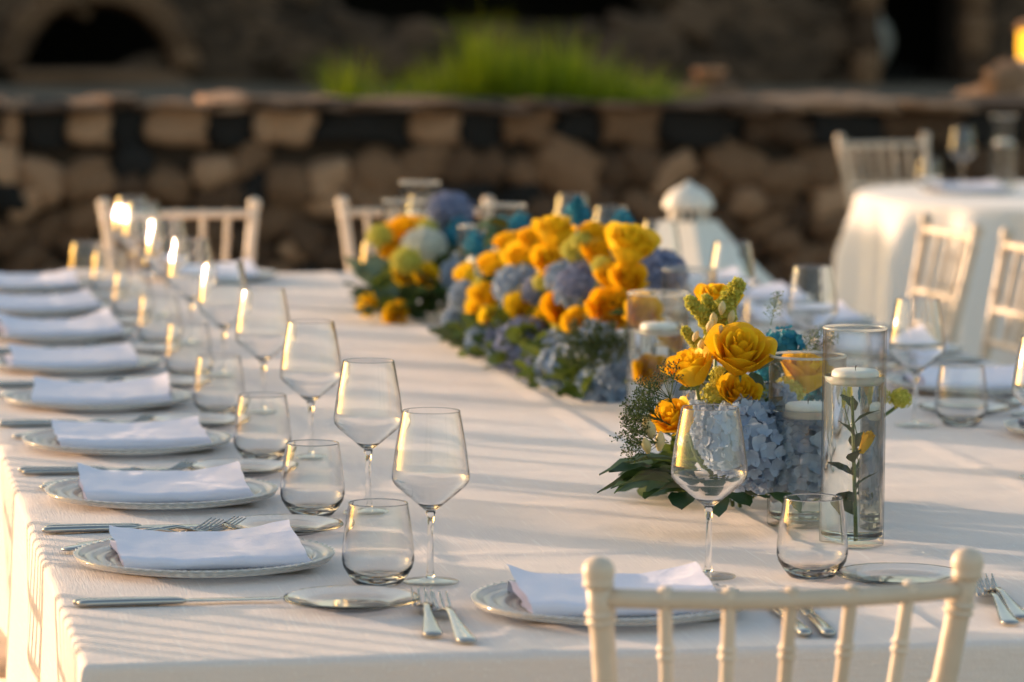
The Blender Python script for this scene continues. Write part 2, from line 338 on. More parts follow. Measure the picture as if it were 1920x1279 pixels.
# lit amber lamp on a pile of boulders
def emit(name, c, k):
    m, nt, out = newmat(name); e = nd(nt, 'ShaderNodeEmission', Color=c4(c), Strength=k); nt.links.new(e.outputs[0], out.inputs[0]); return m
LD = 17.0
q = D(1930, 125, LD); lamp = thing('amber_lamp', 'glowing amber lamp with a dark roof on the boulders beyond the wall', 'lamp', (q.x, q.y, q.z))
ob('base', MB().lathe([(.001, 0), (.060, 0), (.066, .012), (.058, .030), (.050, .036), (.001, .036)], 20).mesh('base', M_WHITEMETAL), lamp)
ob('amber_glass', MB().lathe([(.046, .034), (.052, .05), (.053, .13), (.048, .165)], 24).mesh('amber_glass', emit('lit_amber_glass', (1.0, .42, .03), 1.0)), lamp)
ob('roof', MB().lathe([(.001, .160), (.066, .160), (.070, .170), (.045, .198), (.012, .210), (.001, .212)], 20).mesh('roof', M_TERRA), lamp)
for i, (px, py, wd, ht, dd, lab) in enumerate(((1886, 172, .17, .24, -.12, 'tall rounded tan boulder glowing beside the amber lamp'), (1936, 182, .26, .24, .0, 'broad boulder carrying the amber lamp'), (1905, 240, .50, .34, .05, 'large low boulder at the bottom of the lamp pile'))):
    p = D(px, py, LD+dd); tag(ob('boulder', stone_mesh(60+i, .6).mesh('boulder', M_STONE_L), None, p, (0, .15*(i-1), .4*i), (wd, wd, ht)), lab, 'boulder', 'boulders under the lamp')
p = D(1915, 300, LD); tag(ob('boulder', stone_mesh(66, .5).mesh('boulder', M_STONE_M), None, (p.x, p.y, .72), (0, 0, .5), (.75, .5, .42)), 'wide dark boulder half sunk in the terrace earth', 'boulder', 'boulders under the lamp')

# grasses on the wall
def tuft(seed, n, h, spread):
    r = random.Random(seed); mb = MB()
    for i in range(n):
        a = r.uniform(0, 2*PI); rr = r.uniform(0, spread); hh = h*r.uniform(.62, 1.12); lean = r.uniform(.05, .55); wd = r.uniform(.008, .018); az = r.uniform(0, 2*PI)
        bx_, by_ = rr*math.cos(a), rr*math.sin(a); dx, dy = math.cos(az), math.sin(az)
        def fn(u, v):
            s = v*hh; out = lean*hh*v*v; ww = wd*(1-v)**.6
            return (bx_+dx*out-dy*ww*(u-.5)*2, by_+dy*out+dx*ww*(u-.5)*2, s*(1-.25*lean*v))
        mb.grid(1, 5, fn)
    return mb.mesh('blades', M_GRASS)
tufts = [tuft(i, 170, 1.0, .16) for i in range(4)]
for i, (px, hp) in enumerate([(655, 85), (700, 32), (745, 36), (790, 52), (835, 70), (875, 100), (908, 152), (950, 112), (990, 92), (1025, 98), (1062, 122), (1105, 66), (1150, 74), (1190, 44), (1230, 58), (1265, 28)]):
    b = D(px, 195, 15.75); h = (hp+10)*15.75/7200
    hs = h*1.12+.30
    o = thing('grass_tuft', 'tallest bright green grass tuft behind the low wall' if hp == 150 else 'bright green grass tuft in the row growing along the low wall', 'grass', (b.x, b.y+rs.uniform(-.1, .15), b.z-.30), rs.uniform(0, 6), 'grasses growing along the low wall')
    ob('blades', tufts[i % 4], o, (0, 0, 0), (0, 0, 0), (.5, .5, hs))

# ------------------------------------------------------------------ the long table
TX0, TX1, TY0, TY1, SEAM = .285, 2.225, 4.075, 9.36, 1.243
for row, (a, b) in enumerate(((TX0, SEAM), (SEAM, TX1))):
    for k in range(3):
        y0 = TY0+(TY1-TY0)*k/3; y1 = TY0+(TY1-TY0)*(k+1)/3
        t = thing('folding_table', 'plain board table hidden under the long ivory tablecloths', 'table', ((a+b)/2, (y0+y1)/2, 0), 0, 'tables under the long cloths')
        hw, hl = (b-a)/2-.014, (y1-y0)/2-.014
        ob('table_top', MB().box(-hw, hw, -hl, hl, .715, .743).mesh('table_top', M_WOODTOP, False), t)
        lm = MB().sweep([(0, 0, 0), (0, 0, .716)], [.016]*2, seg=10).mesh('leg', M_STEEL)
        for sx in (-1, 1):
            for sy in (-1, 1): ob('leg', lm, t, (sx*(hw-.07), sy*(hl-.12), 0))
RND = .009
def over(a):
    if a <= 0: return 0, 0
    if a < RND*PI/2: return RND*math.sin(a/RND), RND*(1-math.cos(a/RND))
    return RND, RND+a-RND*PI/2
def steps(lo, hi, drop_lo, drop_hi, n):
    e = [0, .0035, .007, .0105, .014, .02, .035, .06, .1, .16, .24, .32, .4, .48, .56, .64, .70]
    s = [lo-v for v in reversed(e[1:])] if drop_lo else []
    s += [lo+(hi-lo)*i/n for i in range(n+1)]
    if drop_hi: s += [hi+v for v in e[1:]]
    return s
def tablecloth(name, label, x0, x1, dl, dr, lift):
    S = steps(x0, x1, dl, dr, 64); T = steps(TY0, TY1, True, True, 300); vs = []
    for s in S:
        for t in T:
            a = max(x0-s, s-x1, 0); b = max(TY0-t, t-TY1, 0); sx = -1 if s < x0 else 1; sy = -1 if t < TY0 else 1
            m = max(a, b); out, dn = over(m); cx, cyy = min(max(s, x0), x1), min(max(t, TY0), TY1); hy = math.hypot(a, b) or 1
            fold = .30*min(a, b)
            ex, ey = a/hy*(out+fold), b/hy*(out+fold)
            ph = (t*7+2*math.sin(t*2.3)) if a > b else (s*8+2*math.sin(s*3))
            wv = (.012*math.sin(ph)+.008*noise.noise((s*4, t*4, 1)))*min(1, dn/.3)
            if a > b: ex += wv
            elif b > 0: ey += wv
            x, y, z = cx+sx*ex, cyy+sy*ey, .7495-dn
            if m == 0:
                z += .0016*noise.noise((s*4, t*9, 3)) + .0010*noise.noise((s*12+t*6, t*15, 7)) + .0005*noise.noise((s*22-t*9, t*34, 5))
                for yc, amp in ((4.765, .0036), (5.95, .0022), (7.15, .0015), (8.3, .0015)):
                    yy = yc+.012*math.sin(s*3+yc); z += amp*math.exp(-((t-yy)/.010)**2)
                for xc in (x0+(x1-x0)*.5,): z += .0022*math.exp(-((s-xc)/.010)**2)
                if lift: z += .0022*min(1, max(0, (s-(x1-.03))/.012))
            vs.append((x, y, z))
    n = len(T); fs = [(i*n+j, (i+1)*n+j, (i+1)*n+j+1, i*n+j+1) for i in range(len(S)-1) for j in range(n-1)]
    mb = MB(); mb.add(vs, fs); return tag(ob(name, mb.mesh(name, M_CLOTH)), label, 'tablecloth', 'long tablecloths')
tablecloth('tablecloth', 'long ivory linen tablecloth on the table half away from the round table', TX0, SEAM+.008, True, False, True)
tablecloth('tablecloth', 'long ivory linen tablecloth on the table half towards the round table', SEAM-.006, TX1, False, True, False)

# ------------------------------------------------------------------ tableware prototypes
SEG = 40
def shell(outer, inner): return outer + inner[::-1]
m_bowl = MB().lathe([(.0004, .0862), (.004, .0866), (.007, .0890), (.016, .0965), (.030, .1080), (.0415, .1180), (.0462, .1240), (.0474, .1300), (.0466, .1400), (.0432, .1650), (.0388, .1900), (.0352, .2100),
    (.0349, .2106), (.0344, .2100), (.0380, .1898), (.0424, .1650), (.0458, .1400), (.0465, .1300), (.0452, .1246), (.0404, .1188), (.0290, .1092), (.016, .0988), (.006, .0930), (.0004, .0922)], 56, crisp=True).mesh('bowl', M_SOLID)
m_stem = MB().lathe([(.0003, .0060), (.0060, .0062), (.0048, .0120), (.0038, .0220), (.0035, .0450), (.0036, .0700), (.0042, .0800), (.0062, .0868), (.0003, .0875)], 20).mesh('stem', M_SOLID)
m_foot = MB().lathe([(.0003, .0008), (.030, .0004), (.0340, .0010), (.0345, .0020), (.0335, .0028), (.020, .0042), (.010, .0058), (.006, .0078), (.0003, .0080)], SEG).mesh('foot', M_PLATE)
m_tumbler = MB().lathe([(.0003, .0012), (.018, .0006), (.0265, .0006), (.0290, .0025), (.0360, .0110), (.0420, .0210), (.0440, .0300), (.0436, .0420), (.0405, .0700), (.0362, .0985), (.0357, .0996), (.0350, .0985),
    (.0392, .0700), (.0422, .0420), (.0425, .0310), (.0405, .0225), (.0345, .0150), (.0265, .0098), (.0003, .0085)], 56, crisp=True).mesh('tumbler', M_SOLID)
m_bread = MB().lathe([(.0003, .0010), (.040, .0010), (.046, .0016), (.058, .0060), (.074, .0098), (.0785, .0104), (.0800, .0120), (.0785, .0138), (.0740, .0134), (.058, .0100), (.047, .0062), (.040, .0052), (.0003, .0050)], 64, crisp=True).mesh('bread_plate', M_SOLID)
def charger():
    mb = MB(); R = .162; seg = 132; rad = []
    r = 0
    while r < R: rad.append(r); r += (.018 if r < .07 else .0021)
    rad += [R]
    vs, fs = [], []
    def top(r, th):
        z = .0062+.010*max(0, (r-.085)/(R-.085))**1.6
        if r > .072:
            k = (r-.072)/.0150; fr = k-math.floor(k)
            z += .0034*math.sin(PI*fr)**2*(.62+.38*math.cos(66*th+PI*math.floor(k)))
        if r > R-.007: z += .0012*(1+math.cos(66*th))
        return z
    for r in rad:
        for k in range(seg):
            th = 2*PI*k/seg; rr = r+(.0014*math.cos(66*th) if r > R-.003 else 0); vs.append((max(rr, .0003)*math.cos(th), max(rr, .0003)*math.sin(th), top(r, th)))
    n = len(rad)
    for r in reversed(rad[::3]):
        for k in range(seg):
            th = 2*PI*k/seg; vs.append((max(r, .0003)*math.cos(th), max(r, .0003)*math.sin(th), .0008+.0105*max(0, (r-.085)/(R-.085))**1.6))
    n2 = len(vs)//seg
    for i in range(n2-1):
        for k in range(seg):
            l = (k+1) % seg; fs.append((i*seg+k, (i+1)*seg+k, (i+1)*seg+l, i*seg+l))
    mb.add(vs, fs); return mb.mesh('charger_plate', M_PRESS)
m_charger = charger()
def napkin(seed):
    """a napkin folded in three layers: the sheet runs back and forth, closed fold to the front (-y)"""
    r = random.Random(seed); L, Wd = .236, .165; mb = MB(); prof = []
    def arc(y, z, rad, side, n=6):
        return [(y+side*rad*math.cos(-PI/2+PI*k/n), z+rad+rad*math.sin(-PI/2+PI*k/n)) for k in range(n+1)]
    h = Wd/2
    prof += [(-h*.72+i*Wd*.86/10, 0) for i in range(11)]
    prof += arc(h*.95, 0, .0032, 1)[1:]
    prof += [(h*.95-i*Wd*.95/10, .0066-.0052*(i/10)**2) for i in range(1, 10)]
    prof += arc(-h*.96, -.0004, .0077, -1, 8)
    prof += [(-h*.96+i*Wd*.97/12, .0150) for i in range(1, 13)]
    n = len(prof)-1; NX = 46; sd = r.uniform(0, 50)
    def fn(u, v):
        y, z = prof[min(n, int(round(v*n)))]; x = (u-.5)*L; k = z/.0150; e = abs(2*u-1)
        x = x*(1-.03*k)+(1-k)*.012*r0
        lift = (la if u < .5 else lb)*k*(e**2.4)*(.30+.70*(y+h)/Wd)+.008*k*((y+h)/Wd)**2
        lift += .0035*k*noise.noise((x*14+sd, y*16, 2)) + .0016*k*noise.noise((x*40+sd, y*30, 5))
        lift += .004*(1-k)*k*4*e**2*noise.noise((x*30+sd, sd, 1))
        x += .005*noise.noise((y*20, z*150, sd))*e
        return (x, y+.004*noise.noise((x*10+sd, z*60, 9)), .0010+z+max(-.002*k, lift))
    r0 = r.uniform(-1, 1); la, lb = r.uniform(.006, .02), r.uniform(.008, .024); mb.grid(NX, n, fn); return mb.mesh('napkin', M_NAPKIN)
m_napkins = [napkin(i) for i in range(7)]
def fork_parts():
    L = .225; h = MB(); pts, ws, hs = [], [], []
    for t, wv, hv, z in ((0, .004, .0012, .004), (.02, .0095, .0022, .0042), (.05, .0105, .0024, .0046), (.18, .0088, .0022, .006), (.38, .0052, .0022, .0100), (.52, .0036, .0024, .0135), (.60, .0040, .0024, .0142), (.65, .0075, .0018, .0120),
                         (.70, .0115, .0014, .0085), (.76, .0125, .0012, .0060), (.80, .0122, .0011, .0055)):
        pts.append((0, t*L, z)); ws.append(wv); hs.append(hv)
    h.sweep(pts, ws, hs, 12)
    tm = []
    for i in range(4):
        x = (i-1.5)*.0067
        tm.append(MB().sweep([(x, .79*L, .0056), (x, .86*L, .0066), (x*1.03, .93*L, .0105), (x*1.05, L, .0175)], [.0020, .0019, .0017, .0008], [.0011, .0011, .0010, .0006], 8).mesh('tine', M_STEEL))
    return h.mesh('handle', M_STEEL), tm
m_fhandle, m_tines = fork_parts()
m_khandle = MB().sweep([(0, .0, .0045), (0, .004, .0045), (0, .012, .0047), (0, .06, .0048), (0, .115, .0047), (0, .122, .0046), (0, .127, .0045)], [.004, .0075, .0085, .0080, .0070, .0066, .0040], [.0025, .0040, .0044, .0044, .0040, .0034, .0022], 14, power=.8).mesh('handle', M_STEEL)
m_kblade = MB().sweep([(0, .120, .0045), (0, .135, .0045), (.001, .16, .0045), (.0015, .20, .0045), (.001, .228, .0045), (-.003, .243, .0045), (-.006, .249, .0045)], [.004, .0078, .0085, .0090, .0080, .0045, .0008], [.0016, .0012, .0011, .0010, .0009, .0007, .0004], 10).mesh('blade', M_STEEL)
TZ = .7502
def wine(x, y, label):
    t = thing('wine_glass', label, 'wine glass', (x, y, TZ), rs.uniform(0, 6), 'wine glasses')
    ob('bowl', m_bowl, t); ob('stem', m_stem, t); ob('foot', m_foot, t); return t
def tumbler(x, y, label): return tag(ob('tumbler', m_tumbler, None, (x, y, TZ), (0, 0, rs.uniform(0, 6))), label, 'tumbler', 'water tumblers')
def bread(x, y, label): return tag(ob('bread_plate', m_bread, None, (x, y, TZ)), label, 'plate', 'glass bread plates')
def fork(x, y, rz, label, s=1.0, dz=0):
    t = thing('fork', label, 'fork', (x, y, TZ+dz), rz, 'forks'); t.scale = (s, s, s); ob('handle', m_fhandle, t)
    for m in m_tines: ob('tine', m, t)
def knife(x, y, rz, label, s=1.0):
    t = thing('knife', label, 'knife', (x, y, TZ), rz, 'knives'); t.scale = (s, s, s); ob('handle', m_khandle, t); ob('blade', m_kblade, t)
def plate_napkin(x, y, rz, lab, v):
    tag(ob('charger_plate', m_charger, None, (x, y, TZ), (0, 0, rs.uniform(0, 1))), 'beaded clear glass charger plate, '+lab, 'charger plate', 'glass charger plates')
    tag(ob('napkin', m_napkins[v % 7], None, (x+rs.uniform(-.008, .008), y+rs.uniform(-.006, .006), TZ+.0068), (0, 0, rs.uniform(-.09, .09))), 'folded white napkin on the charger, '+lab, 'napkin', 'folded napkins')
ORD = ['first', 'second', 'third', 'fourth', 'fifth', 'sixth', 'seventh', 'eighth', 'ninth']
def setting(cx, cyy, rz, lab, v, glasses=True):
    """local frame: +y towards the table middle, +x to the sitter's right; offsets in metres"""
    c, s = math.cos(rz), math.sin(rz)
    def at(a, b): j = rs.uniform(-.006, .006); return cx+c*a-s*b+j, cyy+s*a+c*b+rs.uniform(-.006, .006)
    plate_napkin(cx, cyy, rz, lab, v)
    for k, (o, ln) in enumerate(((.278, -.182), (.298, -.180))):
        x, y = at(o, ln); knife(x, y, rz+rs.uniform(-.03, .03)+(.02 if k else -.03), 'steel table knife, '+('inner' if k == 0 else 'outer')+' of two, '+lab)
    for k, (o, ln) in enumerate(((-.125, -.165), (-.160, -.150))):
        x, y = at(o, ln); fork(x, y, rz+.55+rs.uniform(-.06, .06), 'steel fork, '+('inner' if k == 0 else 'outer')+' of two, '+lab, 1.14)
    if glasses:
        x, y = at(.333, .135); bread(x, y, 'small clear glass bread plate, '+lab)
        x, y = at(.175, .190); tumbler(x, y, 'clear water tumbler, '+lab)
        x, y = at(.165, .262); wine(x, y, 'tall clear wine glass, '+lab)
for k in range(8):
    setting(.473, 4.725+.598*k, -PI/2, ORD[k]+' setting from vase end, away from round table', k)
RW = [5.40, 6.05, 6.74, 7.38, 8.02, 8.52, 9.0]
for k, y in enumerate(RW):
    setting(2.045, y-.165, PI/2, ORD[k]+' setting from vase end, beside round table', k+2)
# near end, at the front chair
lab = 'at the table end with the front chair'
plate_napkin(.905, 4.318, 0, lab, 1)
knife(1.086, 4.115, -.06, 'steel table knife left of the pair, '+lab); knife(1.112, 4.110, -.09, 'steel table knife right of the pair, '+lab)
fork(.672, 4.165, -.10, 'steel fork nearer the bread plate, '+lab, 1.08); fork(.703, 4.118, -.02, 'steel fork nearer the charger plate, '+lab, 1.12)
fork(1.336, 4.150, -.16, 'steel fork lying straight beyond the front chair post', 1.05); fork(1.362, 4.185, -.1, 'steel fork crossing beyond the front chair post', 1.05)
bread(1.298, 4.472, 'small clear glass bread plate behind the front chair'); tumbler(1.203, 4.535, 'clear water tumbler in front of the candle vases'); wine(1.076, 4.552, 'tall wine glass in front of the blue hydrangea bouquet')
# far end
lab = 'at the table end by the stone wall'
for j, xx in enumerate((.93, 1.62)):
    l2 = lab+(' away from the round table' if j == 0 else ' near the round table')
    plate_napkin(xx, 9.16, PI, 'at the wall end'+(' away from the round table' if j == 0 else ' near the round table'), j); wine(xx-.20, 8.98, 'tall wine glass '+l2); tumbler(xx-.30, 9.04, 'water tumbler '+l2)

# ------------------------------------------------------------------ candle vases
def vase(px, py, dia, h, level, label, clab, xy=None):
    p = P(px, py) if xy is None else Vector((xy[0], xy[1], .75)); R = dia/2; t = .0028
    v = thing('cylinder_vase', label, 'vase', (p.x, p.y, TZ), 0, 'cylinder candle vases')
    ob('vessel', MB().lathe([(.0003, .0005), (R-.003, .0005), (R-.0008, .0015), (R, .004), (R, h-.001), (R-t*.5, h), (R-t, h-.001), (R-t, .014), (R-t-.004, .0105), (.0003, .0100)], 72, crisp=True).mesh('vessel', M_VASE), v)
    ob('rim', MB().lathe([(R-t*.5+.0019*math.cos(2*PI*k/10), h-.0005+.0019*math.sin(2*PI*k/10)) for k in range(10)], 56, closed=True).mesh('rim', M_RIM), v)
    Rw = R-t+.0004
    ob('water', MB().lathe([(.0003, .0095), (R-t-.004, .0101), (Rw, .0136), (Rw, level), (R-t-.002, level-.0006), (.0003, level-.0006)], 72, crisp=True).mesh('water', M_WATER), v)
    r = min(.031, R-.010); cz = TZ+level-.012
    c = thing('floating_candle', clab, 'candle', (p.x+.001, p.y-.001, cz), 0, 'floating candles')
    ob('wax', MB().lathe([(.0003, 0), (r*.78, 0), (r*.93, .004), (r, .011), (r*.985, .0165), (r*.90, .0195), (r*.3, .0185), (.0003, .0182)], 36).mesh('wax', M_WAX), c)
    ob('wick', MB().sweep([(0, 0, .0175), (0, 0, .022), (.001, 0, .025)], [.0008, .0008, .0006], seg=6).mesh('wick', M_WICK), c)
vase(1597, 1022, .083, .284, .222, 'tallest slim glass cylinder of water beside the front bouquet', 'white floating candle in the tallest slim cylinder')
vase(1510, 985, .104, .230, .158, 'wide glass cylinder of water in front of the blue hydrangea', 'white floating candle in the wide cylinder by the hydrangea')
vase(1232, 782, .104, .208, .150, 'wide glass cylinder between the front bouquet and long garland', 'white floating candle in the cylinder between bouquet and garland')
vase(1290, 735, .098, .218, .140, 'slim glass cylinder standing behind the one between bouquet and garland', 'white floating candle in the cylinder behind bouquet and garland')
vase(903, 625, .100, .220, .150, 'wide glass cylinder at the far tip of the long garland', 'white floating candle at the far tip of the long garland')
vase(942, 600, .098, .246, .170, 'taller glass cylinder behind the far tip of the long garland', 'white floating candle behind the far tip of the garland')
vase(757, 560, .100, .222, .150, 'wide glass cylinder beside the bouquet nearest the stone wall', 'white floating candle beside the bouquet nearest the wall')
vase(786, 545, .095, .252, .175, 'taller glass cylinder beside the bouquet nearest the stone wall', 'white floating candle in the tall cylinder nearest the wall')

# ------------------------------------------------------------------ flowers
def petal_mesh(t, seed):
    """one rose petal in cup coordinates, t = 0 innermost .. 1 outermost"""
    r = random.Random(seed); mb = MB(); az = seed*2.39996
    rb, rt, h, wrap = .10+.24*t, .15+.78*t**1.1, 1.28-.30*t, 1.30-.50*t; z0 = .10*t
    curl = .03+.26*t; w1, w2 = r.uniform(-1, 1), r.uniform(-1, 1)
    def fn(u, v):
        a = 2*u-1; th = az+a*wrap*(.45+.55*math.sin(PI*min(1, .18+.72*v)))
        belly = math.sin(PI*v*.55)
        rad = rb+(rt-rb)*(.55*belly+.45*v)+curl*max(0, v-.72)**2*5
        z = z0*.2+h*(v-.10*curl*max(0, v-.7)*8)-.16*h*a*a*v-.02
        rad += .03*w1*math.sin(a*3+w2*2)*v; z += .03*w2*math.sin(a*4+w1*3)*v
        return (rad*math.cos(th), rad*math.sin(th), z)
    mb.grid(8, 7, fn); return mb
NP = 22
petal_meshes = [petal_mesh(i/(NP-1), i).mesh('petal', M_ROSE) for i in range(NP)]
def sepal_mb():
    mb = MB().lathe([(.001, -.22), (.10, -.20), (.17, -.10), (.22, .02), (.16, .05), (.001, .05)], 12)
    for k in range(5):
        a = k*2*PI/5
        mb.grid(2, 4, lambda u, v: ((.18+.30*v)*math.cos(a+(u-.5)*.5*(1-v)), (.18+.30*v)*math.sin(a+(u-.5)*.5*(1-v)), .0+.16*v-.30*v*v))
    return mb
m_calyx = sepal_mb().mesh('rose', M_STEM)
mb = MB()
for i in range(NP): p = petal_mesh(i/(NP-1), i); mb.add(p.v, p.f)
m_rose_one = mb.mesh('rose', M_ROSE)
mb = MB()
for i in range(14): p = petal_mesh(i/(NP-1)*.95, i+31); mb.add(p.v, p.f)
m_rose_bud = mb.mesh('rose', M_ROSE)
def floret_mb(seed, size=1.0):
    r = random.Random(seed); mb = MB()
    for k in range(4):
        a = k*PI/2+r.uniform(-.15, .15); cup = r.uniform(.1, .55); tw = r.uniform(-.2, .2)
        def fn(u, v):
            s = (u-.5)*2; wv = .50*math.sin(PI*min(1, .10+.84*v))**.75; x = v*.95; y = s*wv; z = cup*v*v+.12*s*s*v+tw*s*v*.5
            return (size*(x*math.cos(a)-y*math.sin(a)), size*(x*math.sin(a)+y*math.cos(a)), size*z)
        mb.grid(4, 4, fn)
    return mb
m_florets = [floret_mb(i).mesh('floret', M_BLUE) for i in range(4)]
def dome_pts(n, cover=.80):
    out = []
    for i in range(n):
        z = 1-2*cover*(i+.5)/n; r = math.sqrt(max(0, 1-z*z)); a = i*2.39996; out.append(Vector((r*math.cos(a), r*math.sin(a), z)))
    return out
def ball_mesh(n, fs, mat, seed, jit=.06):
    r = random.Random(seed); mb = MB(); fl = [floret_mb(seed+i) for i in range(3)]
    mb.lathe([(.01, -.75), (.55, -.62), (.82, -.2), (.80, .25), (.55, .65), (.01, .84)], 14)
    for i, d in enumerate(dome_pts(n)):
        f = fl[i % 3]; mb.add(f.v, f.f, axis_m(d*(.93+r.uniform(-jit, jit)), d+Vector((r.uniform(-.3, .3), r.uniform(-.3, .3), r.uniform(-.3, .3))), r.uniform(0, 6), fs*r.uniform(.85, 1.15)))
    return mb.mesh('hydrangea', mat)
m_violet = ball_mesh(170, .155, M_PURPLE, 3, .11); m_bluej = ball_mesh(105, .23, M_BLUEJ, 8, .12); m_whitej = ball_mesh(120, .19, M_WHITEJ, 12)
m_teal = ball_mesh(46, .32, M_TEAL, 15, .32); m_limeball = ball_mesh(110, .17, M_LIME, 19, .12)
m_core = MB().lathe([(.01, -.72), (.5, -.62), (.78, -.2), (.77, .25), (.55, .62), (.01, .82)], 16).mesh('hydrangea', M_BLUE)
def spike_mesh(seed, mat, n=70, taper=.6):
    """a flower spike along +z, unit length"""
    r = random.Random(seed); mb = MB(); fl = [floret_mb(seed+i) for i in range(2)]
    mb.sweep([(0, 0, -.4), (0, 0, .4), (0, 0, .95)], [.03, .025, .012], seg=6)
    for i in range(n):
        z = i/n; a = i*2.4; rad = .20*(1-taper*z)*r.uniform(.6, 1.1); d = Vector((math.cos(a), math.sin(a), .5))
        mb.add(fl[i % 2].v, fl[i % 2].f, axis_m(Vector((math.cos(a)*rad, math.sin(a)*rad, z)), d, r.uniform(0, 6), .125*(1-.4*z)*r.uniform(.8, 1.2)))
        mb.add(fl[i % 2].v, fl[i % 2].f, axis_m(Vector((math.cos(a)*rad*.8, math.sin(a)*rad*.8, z+.01)), d+Vector((0, 0, 1)), r.uniform(0, 6), .10))
    return mb.mesh('flower_spike', mat)
m_spike = spike_mesh(5, M_LIME); m_tealspike = spike_mesh(9, M_TEAL)
def bud_mesh():
    mb = MB()
    for k in range(3):
        mb.grid(5, 6, lambda u, v: (.42*math.sin(PI*(.1+.85*v))*math.cos(k*2.1+(u-.5)*2.6)*(1+.25*v*v), .42*math.sin(PI*(.1+.85*v))*math.sin(k*2.1+(u-.5)*2.6)*(1+.25*v*v), v))
    return mb.mesh('snapdragon_bud', M_CREAM)
m_bud = bud_mesh()
def leaf_mb(fold=.25, bend=.35, wd=.30):
    def fn(u, v):
        s = (u-.5)*2; ww = wd*math.sin(PI*min(1, .03+.965*v)**1.25)**.8; return (s*ww, v, -bend*v*v+fold*abs(s)*ww+.02*math.sin(v*20)*abs(s))
    return MB().grid(4, 7, fn)
m_leaves = [leaf_mb(.25, b, wd).mesh('leaf', M_LEAF) for b, wd in ((.30, .28), (.45, .32), (.15, .27))]
m_euca = leaf_mb(.1, .2, .42).mesh('leaf', leafy('grey_green_leaf', (.10, .15, .10), (.17, .23, .15), .25, .5, 20, .04))
def umbel_mesh(seed):
    """fine branching green filler with tiny buds, unit height"""
    r = random.Random(seed); mb = MB()
    for i in range(16):
        a = r.uniform(0, 2*PI); e = r.uniform(.25, 1.1); h = r.uniform(.4, .7); p0 = Vector((0, 0, h*.5)); p1 = Vector((math.cos(a)*e*.42, math.sin(a)*e*.42, h+.25*r.random()))
        mb.sweep([p0*.2, p0, p1], [.012, .009, .006], seg=4)
        for j in range(14):
            q = p1+Vector((r.gauss(0, .07), r.gauss(0, .07), r.uniform(-.05, .16))); mb.sweep([p1, q], [.004, .003], seg=3)
            mb.lathe([(.001, -.018), (.016, -.006), (.018, .006), (.001, .02)], 5, Matrix.Translation(q))
    return mb.mesh('umbel_filler', M_FOLI)
m_umbel = [umbel_mesh(i) for i in range(3)]
def feather_mesh(seed):
    r = random.Random(seed); mb = MB()
    for i in range(26):
        z = .15+.8*i/26; a = i*2.4; L = .32*(1.15-z*.8)
        d = Vector((math.cos(a), math.sin(a), .6)); p = Vector((0, 0, z)); mb.sweep([p, p+d*L*.5, p+d*L+Vector((0, 0, -.03))], [.006, .005, .002], seg=3)
        for k in range(6):
            q = p+d*L*(.3+.12*k); e = Vector((r.uniform(-1, 1), r.uniform(-1, 1), r.uniform(-.3, 1))).normalized()*.09
            mb.add([q, q+e*.5+Vector((0, 0, .012)), q+e, q+e*.5-Vector((0, 0, .012))], [(0, 1, 2, 3)])
    mb.sweep([(0, 0, 0), (0, 0, .95)], [.012, .006], seg=5); return mb.mesh('fern_sprig', M_FOLI)
m_fern = [feather_mesh(i+20) for i in range(2)]
def foliage_mesh(seed, n, rx, ry, rz, ls):
    r = random.Random(seed); mb = MB(); lf = leaf_mb(.2, .3, .30)
    lv = [lf.v[i] for i in range(len(lf.v))]
    for i in range(n):
        a = r.uniform(0, 2*PI); e = math.asin(r.uniform(0, 1)); rr = r.uniform(.70, 1.0); d = Vector((math.cos(e)*math.cos(a), math.cos(e)*math.sin(a), math.sin(e)))
        p = Vector((d.x*rx*rr, d.y*ry*rr, d.z*rz*rr+.006)); ax = d+Vector((r.uniform(-.8, .8), r.uniform(-.8, .8), r.uniform(-.2, .8)))
        mb.add(lf.v, lf.f, Matrix.Translation(p) @ ax.normalized().to_track_quat('Y', 'Z').to_matrix().to_4x4() @ Matrix.Rotation(r.uniform(-1, 1), 4, 'Y') @ Matrix.Scale(ls*r.uniform(.6, 1.2), 4))
    return mb.mesh('foliage', M_FOLI)
TOCAM = (-_f)
